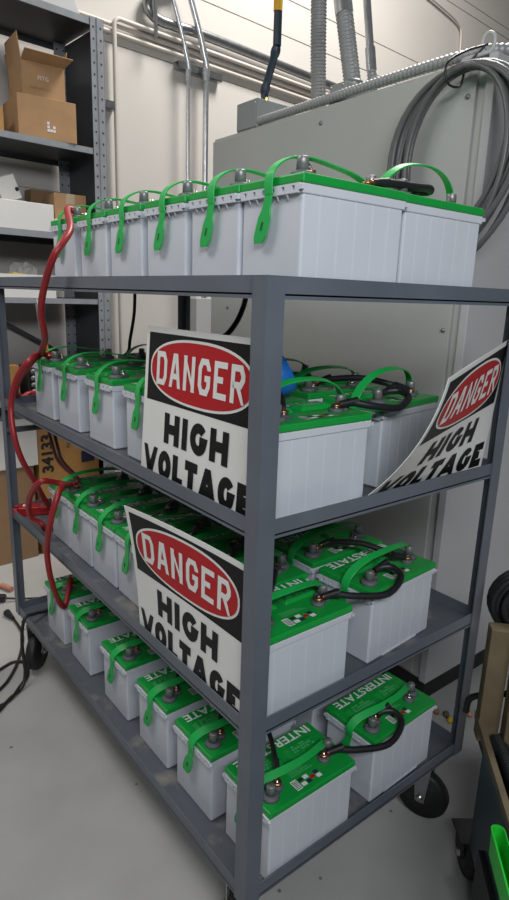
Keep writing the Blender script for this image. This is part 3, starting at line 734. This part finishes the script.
def carton(name, s, d, z, w, dd, h, m, label, ang=0, cat='box', tape=True, opened=False, marks=None):
    t = empty(name, wp(s, d, z+.0005, SY), RW+math.radians(ang)); th = .004
    if opened:
        mb = MB(); mb.box((0, 0, 0), (w, dd, th)); mb.box((0, 0, th), (w, th, h)); mb.box((0, dd-th, th), (w, dd, h)); mb.box((0, th, th), (th, dd-th, h)); mb.box((w-th, th, th), (w, dd-th, h)); mb.build('body', m, t)
    else:
        MB().box((0, 0, 0), (w, dd, h), bev=.002).build('body', m, t)
        if tape: MB().box((w/2-.022, -.0006, h*.75), (w/2+.022, dd*.98, h+.0006)).build('tape', M['tan'], t)
    for q in (marks or []): q(t)
    return tag(t, label, cat)
def mark_text(s, size, x, z, m, sx=1, rot=0, name='printed_text', bold=0):
    def f(t):
        vs, fs, w, h = text_geo(s, size, bold, sx)
        tf = Matrix(((1, 0, 0, x), (0, 0, -1, -.0012), (0, 1, 0, z), (0, 0, 0, 1))) @ Matrix.Rotation(rot, 4, 'Z')
        MB().add(vs, fs, 0, False, tf).build(name, m, t)
    return f
def mark_rect(x0, z0, x1, z1, m, name='printed_mark'):
    return lambda t: MB().add([(x0, -.0012, z0), (x1, -.0012, z0), (x1, -.0012, z1), (x0, -.0012, z1)], [(0, 1, 2, 3)]).build(name, m, t)
carton('cardboard_box', .425, .03, 2.160, .280, .26, .182, M['kraft'], 'closed brown cardboard box on the upper shelf under the open one', ang=-7, tape=False,
       marks=[lambda t: [MB().box((.135+.014*(k % 3), -.001, .035+.016*(k//3)), (.147+.014*(k % 3), 0, .047+.016*(k//3))).build('printed_mark', M['wbox'], t) for k in range(7) if k != 4]])
ob = carton('cardboard_box', .460, .045, 2.3435, .205, .22, .150, M['kraft'], 'open brown cardboard box with raised flaps on top of another box', ang=-6, opened=True,
       marks=[mark_text('FITG', .026, .075, .075, M['wbox']), mark_text('fragile part box', .016, .035, .030, M['kraftd'])])
def flap(pts, th=.003):
    a, b, c, d = [Vector(p) for p in pts]; n = (b-a).cross(d-a).normalized()*th
    MB().add([a, b, c, d, a+n, b+n, c+n, d+n], [(0, 1, 2, 3), (4, 7, 6, 5), (0, 4, 5, 1), (1, 5, 6, 2), (2, 6, 7, 3), (3, 7, 4, 0)]).build('flap', M['kraft'], ob)
flap([(0, 0, .15), (0, .22, .15), (-.012, .21, .262), (-.012, .01, .262)]); flap([(0, 0, .15), (.205, 0, .15), (.222, -.075, .172), (-.003, -.075, .175)])
flap([(.205, 0, .15), (.205, .22, .15), (.232, .21, .225), (.222, .01, .225)]); flap([(0, .22, .15), (.205, .22, .15), (.205, .27, .23), (0, .27, .23)])
carton('cardboard_box', .15, .05, 2.160, .215, .2, .11, M['kraft2'], 'low brown box at the left edge of the upper shelf', tape=False)
mt = empty('metal_bracket', wp(.20, .06, 2.2715, SY), RW)
MB().box((0, 0, 0), (.13, .12, .012), bev=.002).build('foot', M['boxg'], mt); MB().box((0, .08, .012), (.10, .092, .20), bev=.002).build('upright', M['boxg'], mt)
tag(mt, 'grey metal bracket on the low box at the left edge of the upper shelf', 'bracket')
carton('white_box', -.10, .02, 1.735, .675, .30, .130, M['wbox'], 'long white box on the middle shelf under the tilted white device', tape=False)
carton('white_box', .585, .03, 1.735, .115, .10, .068, M['wbox'], 'small white box beside the long white one on the middle shelf', tape=False)
c2 = carton('cardboard_box', .610, .085, 1.735, .165, .19, .20, M['kraft'], 'small brown box with a torn hole in its side on the middle shelf', ang=-9, tape=True)
MB().lathe([(0, -.001), (.035, -.001), (.040, -.0005), (.040, .0)], 14, tf=Matrix.Translation((.095, 0, .085)) @ Matrix.Rotation(PI/2, 4, 'X')).build('hole', M['hole'], c2)
carton('cardboard_box', .60, .345, 1.735, .16, .085, .24, M['kraftd'], 'darker brown box behind the small box on the middle shelf', tape=False)
wd = empty('white_device', wp(.36, .10, 1.866, SY), RW)
MB().box((0, 0, 0), (.11, .06, .012), bev=.003).build('foot', M['wbox'], wd)
MB().box((-.05, .02, 0), (.05, .035, .115), bev=.004, tf=Matrix.Translation((.055, 0, .01)) @ Matrix.Rotation(-.35, 4, 'Y')).build('panel', M['wbox'], wd)
MB().lathe([(0, .006), (.008, .006), (.010, 0)], 12, tf=Matrix.Translation((.075, .018, .065)) @ Matrix.Rotation(PI/2, 4, 'X')).build('knob', M['hole'], wd)
tag(wd, 'tilted white device with a black knob on the long white box', 'device')
bn = carton('white_bin', -.10, .02, 1.413, .668, .32, .112, M['wbox'], 'open white bin of parts on the shelf behind the cart\'s top rail', opened=True, cat='bin')
def lump(name, s, d, z, rx, ry, rz, m, label, cat, seed, amp=.3, n=2):
    random.seed(seed); bm = bmesh.new(); bmesh.ops.create_icosphere(bm, subdivisions=n, radius=1)
    for v in bm.verts:
        k = 1+random.uniform(-amp, amp); v.co = Vector((v.co.x*rx*k, v.co.y*ry*k, max(-.98, v.co.z*k)*rz))
    mb = MB(); mb.bm(bm, 0, False); o = mb.build(name, m, loc=wp(s, d, z+rz, SY)); o.rotation_euler.z = RW; return tag(o, label, cat)
lump('plastic_bag', .455, .15, 1.418, .075, .055, .082, M['bag'], 'crumpled clear plastic bag in the open white bin', 'bag', 5, .22, 3)
o = MB().box((0, 0, 0), (.17, .05, .025), bev=.006).build('yellow_case', M['yellow'], loc=wp(.36, .05, 1.5105, SY)); o.rotation_euler = (0, math.radians(6), RW+.1)
tag(o, 'yellow plastic piece in front of the clear bag in the white bin', 'plastic piece')
o = MB().box((0, 0, 0), (.22, .09, .10), bev=.008).build('brown_package', M['kraftd'], loc=wp(.14, .13, 1.4275, SY)); o.rotation_euler = (0, 0, RW+.12)
o2 = o; tag(o, 'brown package left of the clear bag in the white bin', 'package')
# under the shelving: cartons on the floor and shelf
carton('cardboard_box', -.12, .07, 0, .535, .34, .53, M['kraftd'], 'big brown cardboard box on the floor under the white carton', tape=True)
carton('white_box', -.16, .062, .5305, .60, .34, .262, M['wbox'], 'large white carton on the big brown box behind the far post', tape=False)
carton('cardboard_box', .447, .075, 0, .36, .30, .745, M['kraft2'], 'tall orange-brown carton printed 34133 beside the large white carton', tape=False,
       marks=[mark_text('34133', .088, .085, .475, M['hole'], rot=PI/2, bold=.0035), mark_text('Kimberly', .03, .19, .60, M['navy'], rot=PI/2), mark_rect(.25, .50, .33, .565, M['navy'])])
bd = empty('black_device', wp(.40, .04, .9055, SY), RW)
MB().box((0, 0, 0), (.16, .12, .165), bev=.01).build('body', M['blackp'], bd)
MB().tube(smooth([(.03, .06, .16), (.04, .06, .20), (.09, .06, .205), (.12, .06, .16)], 5), .008, 8).build('handle', M['emt'], bd)
for k in range(4): MB().lathe([(0, .006), (.012, .006), (.014, 0)], 12, tf=Matrix.Translation((.03, 0, .03+.035*k)) @ Matrix.Rotation(PI/2, 4, 'X')).build('knob', M['lead'], bd)
tag(bd, 'small black device on the lower shelf behind the red cables', 'device')
carton('cardboard_box', .28, .06, .905, .085, .12, .17, M['kraft2'], 'small tan box left of the black device on the lower shelf', tape=False)
# tall thing on the top of the unit
tb = empty('grey_housing', wp(.52, .02, 2.7425, SY), RW)
MB().add([(0, 0, 0), (.24, 0, 0), (.24, .3, 0), (0, .3, 0), (0, .02, .2), (.16, .02, .2), (.16, .28, .2), (0, .28, .2)], [(0, 3, 2, 1), (4, 5, 6, 7), (0, 1, 5, 4), (1, 2, 6, 5), (2, 3, 7, 6), (3, 0, 4, 7)]).build('shell', M['cabl'], tb, bevel=.006)
MB().box((.03, -.002, .055), (.15, .012, .10), bev=.005).build('slot', M['hole'], tb)
tag(tb, 'grey housing with a dark slot on top of the shelving unit', 'housing')
# hanging tool with an orange end
tl = empty('hanging_tool', wp(.445, -.03, 1.385, SY), RW)
MB().tube([(0, 0, 0), (.012, 0, -.13), (.03, 0, -.265)], .012, 10, rad=lambda t: .012-.003*t).build('shaft', M['boxg'], tl)
MB().tube([(.028, 0, -.20), (.040, 0, -.29)], .0125, 10).build('orange_end', M['orange'], tl)
MB().tube([(0, 0, -.004), (0, .012, .02), (0, .028, .0275)], .003, 6).build('hook', M['lead'], tl)
tag(tl, 'grey handled tool with an orange end hanging from the shelf edge', 'tool')

# ------------------------------------------------------------------ black cables behind the signs
bk = Vector((.44, 1.02, ZR[0]-.032))
pipe('black_cable', [Vector((*at(135, 292, 0, .42).xy, ZR[0]-.034)), at(134, 315, 0, .42), at(130, 340, 0, .41), at(128, 352, 0, .39), at(118, 360, 0, .37)], .006, M['black'], 'thin black cable hanging from the top shelf left of the danger sign', 'cable', 8)
pipe('black_cable', [Vector((*at(246, 296, 0, .50).xy, ZR[0]-.036)), at(243, 308, 0, .50), at(236, 323, 0, .47), at(225, 336, 0, .43), at(210, 343, 0, .40)], .008, M['black'], 'black cable bending down under the top shelf just left of the near post', 'cable', 8)

# ------------------------------------------------------------------ cords on the floor
z = .0065
def fl(u, v, zz=z): p = at(u, v, 2, 0); return Vector((p.x, p.y, zz))
t = empty('extension_cord', fl(22, 640))
pts = [fl(9, 617), fl(15, 622), fl(22, 634), fl(22, 648), fl(16, 668), fl(4, 687), fl(-14, 700), fl(-40, 712)]
MB().tube([p-t.location for p in smooth(pts, 7)], .006, 8).build('cable', M['black'], t)
d = (pts[1]-pts[0]).normalized()
MB().tube([pts[0]-d*.02-t.location+Vector((0, 0, .008)), pts[0]+d*.045-t.location+Vector((0, 0, .004))], .016, 10, rad=lambda q: .017-.009*q).build('plug', M['black'], t)
for k in (-.006, .006): MB().tube([pts[0]-d*.02+Vector((-d.y*k, d.x*k, .008))-t.location, pts[0]-d*.042+Vector((-d.y*k, d.x*k, .008))-t.location], .0022, 6).build('prong', M['bolt'], t)
tag(t, 'black power cord with a plug lying on the floor by the far castor', 'cord')
pts = [Vector((.14, 1.44, DECK[3]+.007)), Vector((.09, 1.40, DECK[3]+.010)), Vector((.03, 1.36, ZR[3]+.006)), Vector((-.012, 1.345, ZR[3]+.004)), Vector((-.03, 1.335, .18)), Vector((-.03, 1.32, .06)), Vector((-.055, 1.30, .012)), fl(10, 700), fl(-5, 716), fl(-30, 726)]
pipe('extension_cord', pts, .0065, M['black'], 'black cord running off the bottom shelf down onto the floor', 'cord', 8)
pts = [fl(-30, 682), fl(-4, 673), fl(12, 664), fl(24, 664), fl(28, 675), fl(20, 690, .014), fl(8, 703), fl(-12, 712), fl(-35, 716)]
pipe('extension_cord', pts, .006, M['black'], 'black cord bent in a loop on the floor left of the cart', 'cord', 8)
t = empty('cord_connector', fl(3, 601)); L = t.location
MB().tube([fl(-12, 601, .02)-L, fl(5, 602, .02)-L], .02, 10).build('body', M['black'], t); MB().tube([fl(5, 602, .02)-L, fl(22, 601, .012)-L, fl(40, 599, .006)-L], .005, 8).build('cable', M['black'], t)
tag(t, 'black cord connector on the floor behind the far post', 'connector')
t = empty('orange_cord', fl(9, 590)); L = t.location
MB().tube([fl(-16, 586, .012)-L, fl(3, 588, .012)-L], .010, 8).build('cable', M['orange'], t); MB().tube([fl(2, 588, .014)-L, fl(12, 592, .014)-L], .014, 10).build('plug', M['pink'], t)
tag(t, 'orange cord end on the floor behind the far post', 'cord')
for (u, v), m, lab in (((446, 716), 'wood', 'cream scrap on the floor behind the cart\'s right post'), ((450, 722), 'yellow', 'yellow scrap on the floor behind the cart\'s right post'), ((436, 713), 'kraftd', 'brown scrap on the floor below the cabinet corner'), ((469, 716), 'pink', 'pinkish scrap on the floor right of the cart\'s right post')):
    p = fl(u, v, 0); o = MB().lathe([(0, .0), (.010, 0), (.012, .010), (.007, .018), (0, .020)], 10).build('floor_scrap', M[m], loc=p); o.rotation_euler = (0, 0, 0); tag(o, lab, 'scrap')

# ------------------------------------------------------------------ trolley at the lower right
MD = Vector((-.73, -.683, 0)).normalized(); MN = Vector((-MD.y, MD.x, 0))        # along the rim towards the viewer; away from the visible side
if MN.x < 0: MN = -MN
TR = empty('trolley', (.684, -.076, 0), math.atan2(MD.y, MD.x)); TT = Matrix.Rotation(math.atan2(MD.y, MD.x), 4, 'Z')
ysg = 1 if (TT.inverted() @ MN).y > 0 else -1
def tbx(a, b, **k):
    y0, y1 = sorted((a[1]*ysg, b[1]*ysg)); return MB().box((a[0], y0, a[2]), (b[0], y1, b[2]), **k)
tbx((.10, .0, .13), (.95, .012, .43)).build('side_panel', M['teal'], TR)
tbx((.0, -.004, .425), (.95, .010, .445)).build('rim', M['wood'], TR)
tbx((.08, .012, .13), (.95, .45, .36)).build('body', M['blackp'], TR)
tbx((.0, .012, .36), (.95, .45, .385)).build('deck', M['blackp'], TR)
tbx((.22, -.014, .10), (.95, .0, .235)).build('base', M['blackp'], TR)
for x0, y0, z1, ry in ((.0, -.002, .70, 0), (.035, .052, .69, 1)):
    o = tbx((x0, y0, .385), (x0+.04, y0+.05, z1), bev=.003).build('wood_post', M['wood'], TR)
for x, y, zz in ((-.002, .018, .665), (-.002, .040, .63)):
    MB().lathe([(0, .012), (.008, .012), (.009, 0)], 6, tf=Matrix.Translation((x, y*ysg, zz)) @ Matrix.Rotation(-PI/2, 4, 'Y')).build('bolt', M['bolt'], TR)
wi = TT.inverted() @ (Vector((.648, -.128, 0))-Vector((.684, -.076, 0)))
cw = caster(wi.x, wi.y, 0, wr=.063, h=.13, parent=TR, name='caster', ww=.036, fm='blackp'); cw.rotation_euler.z = math.radians(52)-TR.rotation_euler.z
for x, y in ((.85, .05), (.85, .4), (.12, .4)): caster(x, y*ysg, .3, wr=.063, h=.13, parent=TR, ww=.036, fm='blackp')
tag(TR, 'dark wheeled trolley with a wooden rim and posts at the lower right', 'trolley')
def tw(x, y, zz): return TR.location + TT @ Vector((x, y*ysg, zz))
# corrugated hose on the trolley
pts = [tw(.05, .045, .405), tw(.2, .05, .41), tw(.4, .055, .41), tw(.62, .06, .41)]
ho = empty('corrugated_hose', pts[0]); flexpart('hose', pts, .018, M['blackp'], ho, pitch=.008); tag(ho, 'black corrugated hose lying along the trolley\'s wooden rim', 'hose')
# black coil hung on the wooden posts
k = tw(-.035, .10, .735); ck = empty('cable_coil', k); mb = MB(); random.seed(9)
for i in range(14):
    rr = .088-.011*(i % 5); off = (i//4)*.017
    mb.tube([Vector((math.cos(2*PI*j/28)*rr*MN.x+MD.x*(off-.03), math.cos(2*PI*j/28)*rr*MN.y+MD.y*(off-.03), math.sin(2*PI*j/28)*rr*.95)) for j in range(29)], .009, 8, cap=False)
mb.build('loops', M['black'], ck); tag(ck, 'black cable coil hung over the wooden posts of the trolley', 'cable')
pipe('black_cable', [tw(.02, .17, .56), tw(.01, .12, .52), tw(-.015, .05, .49), tw(-.045, -.005, .45), tw(-.055, -.012, .40)], .0085, M['black'], 'black cord curving over the trolley\'s far corner past the wooden posts', 'cord', 8)
# green bin on the base
gb = empty('green_bin', tw(.355, -.0142, .380)); mb = MB()
def rr_(w, d, r, n=5):
    out = []
    for cx, cy, a in ((w-r, d-r, 0), (r, d-r, 90), (r, r, 180), (w-r, r, 270)): out += arc(cx, cy, r, r, a, a+90, n)
    return out
def binring(ins, zz, off): return [Vector((x+off, y+off, zz)) for x, y in rr_(.42-2*off, .028-2*off, .013)]
rings = [[TT @ Vector((x, (y-.028)*ysg, zz)) for x, y in [(p.x, p.y) for p in binring(0, zz, off)]] for zz, off in ((0, .003), (.055, .001), (.062, 0), (.064, .003), (.058, .004), (.006, .006))]
vs = [p for r in rings for p in r]; n = len(rings[0]); fs = []
for i in range(len(rings)-1):
    for j in range(n): fs.append((i*n+j, i*n+(j+1) % n, (i+1)*n+(j+1) % n, (i+1)*n+j))
fs.append(list(range(n))[::-1]); fs.append(list(range((len(rings)-1)*n, len(rings)*n)))
mb.add(vs, fs).build('shell', M['grn'], gb); tag(gb, 'bright green plastic bin on the side of the trolley', 'bin')

# ------------------------------------------------------------------ light
def area(name, loc, tgt, sx, sy, power, col=(1, .97, .93)):
    l = bpy.data.lights.new(name, 'AREA'); l.shape = 'RECTANGLE'; l.size = sx; l.size_y = sy; l.energy = power; l.color = col
    o = bpy.data.objects.new(name, l); COL.objects.link(o); o.location = loc
    o.rotation_euler = (Vector(tgt)-Vector(loc)).to_track_quat('-Z', 'Y').to_euler(); return o
area('ceiling_lamp_left', (-1.0, 1.2, 3.2), (-1.0, 1.2, 0), .6, 1.4, 32)
area('ceiling_lamp_front', (-.9, -1.9, 2.6), (.3, .3, 1.2), 1.8, .5, 59, (.93, .96, 1))
area('ceiling_lamp_back', (2.5, 1.5, 5.3), (2.5, 1.5, 0), 1.2, 1.2, 230)
w = bpy.data.worlds.new('world'); w.use_nodes = True; w.node_tree.nodes['Background'].inputs[0].default_value = (.95, .97, 1, 1); w.node_tree.nodes['Background'].inputs[1].default_value = .065
bpy.context.scene.world = w
vs = bpy.context.scene.view_settings; vs.view_transform = 'Standard'; vs.look = 'None'; vs.exposure = 0; vs.gamma = 1; vs.use_curve_mapping = False
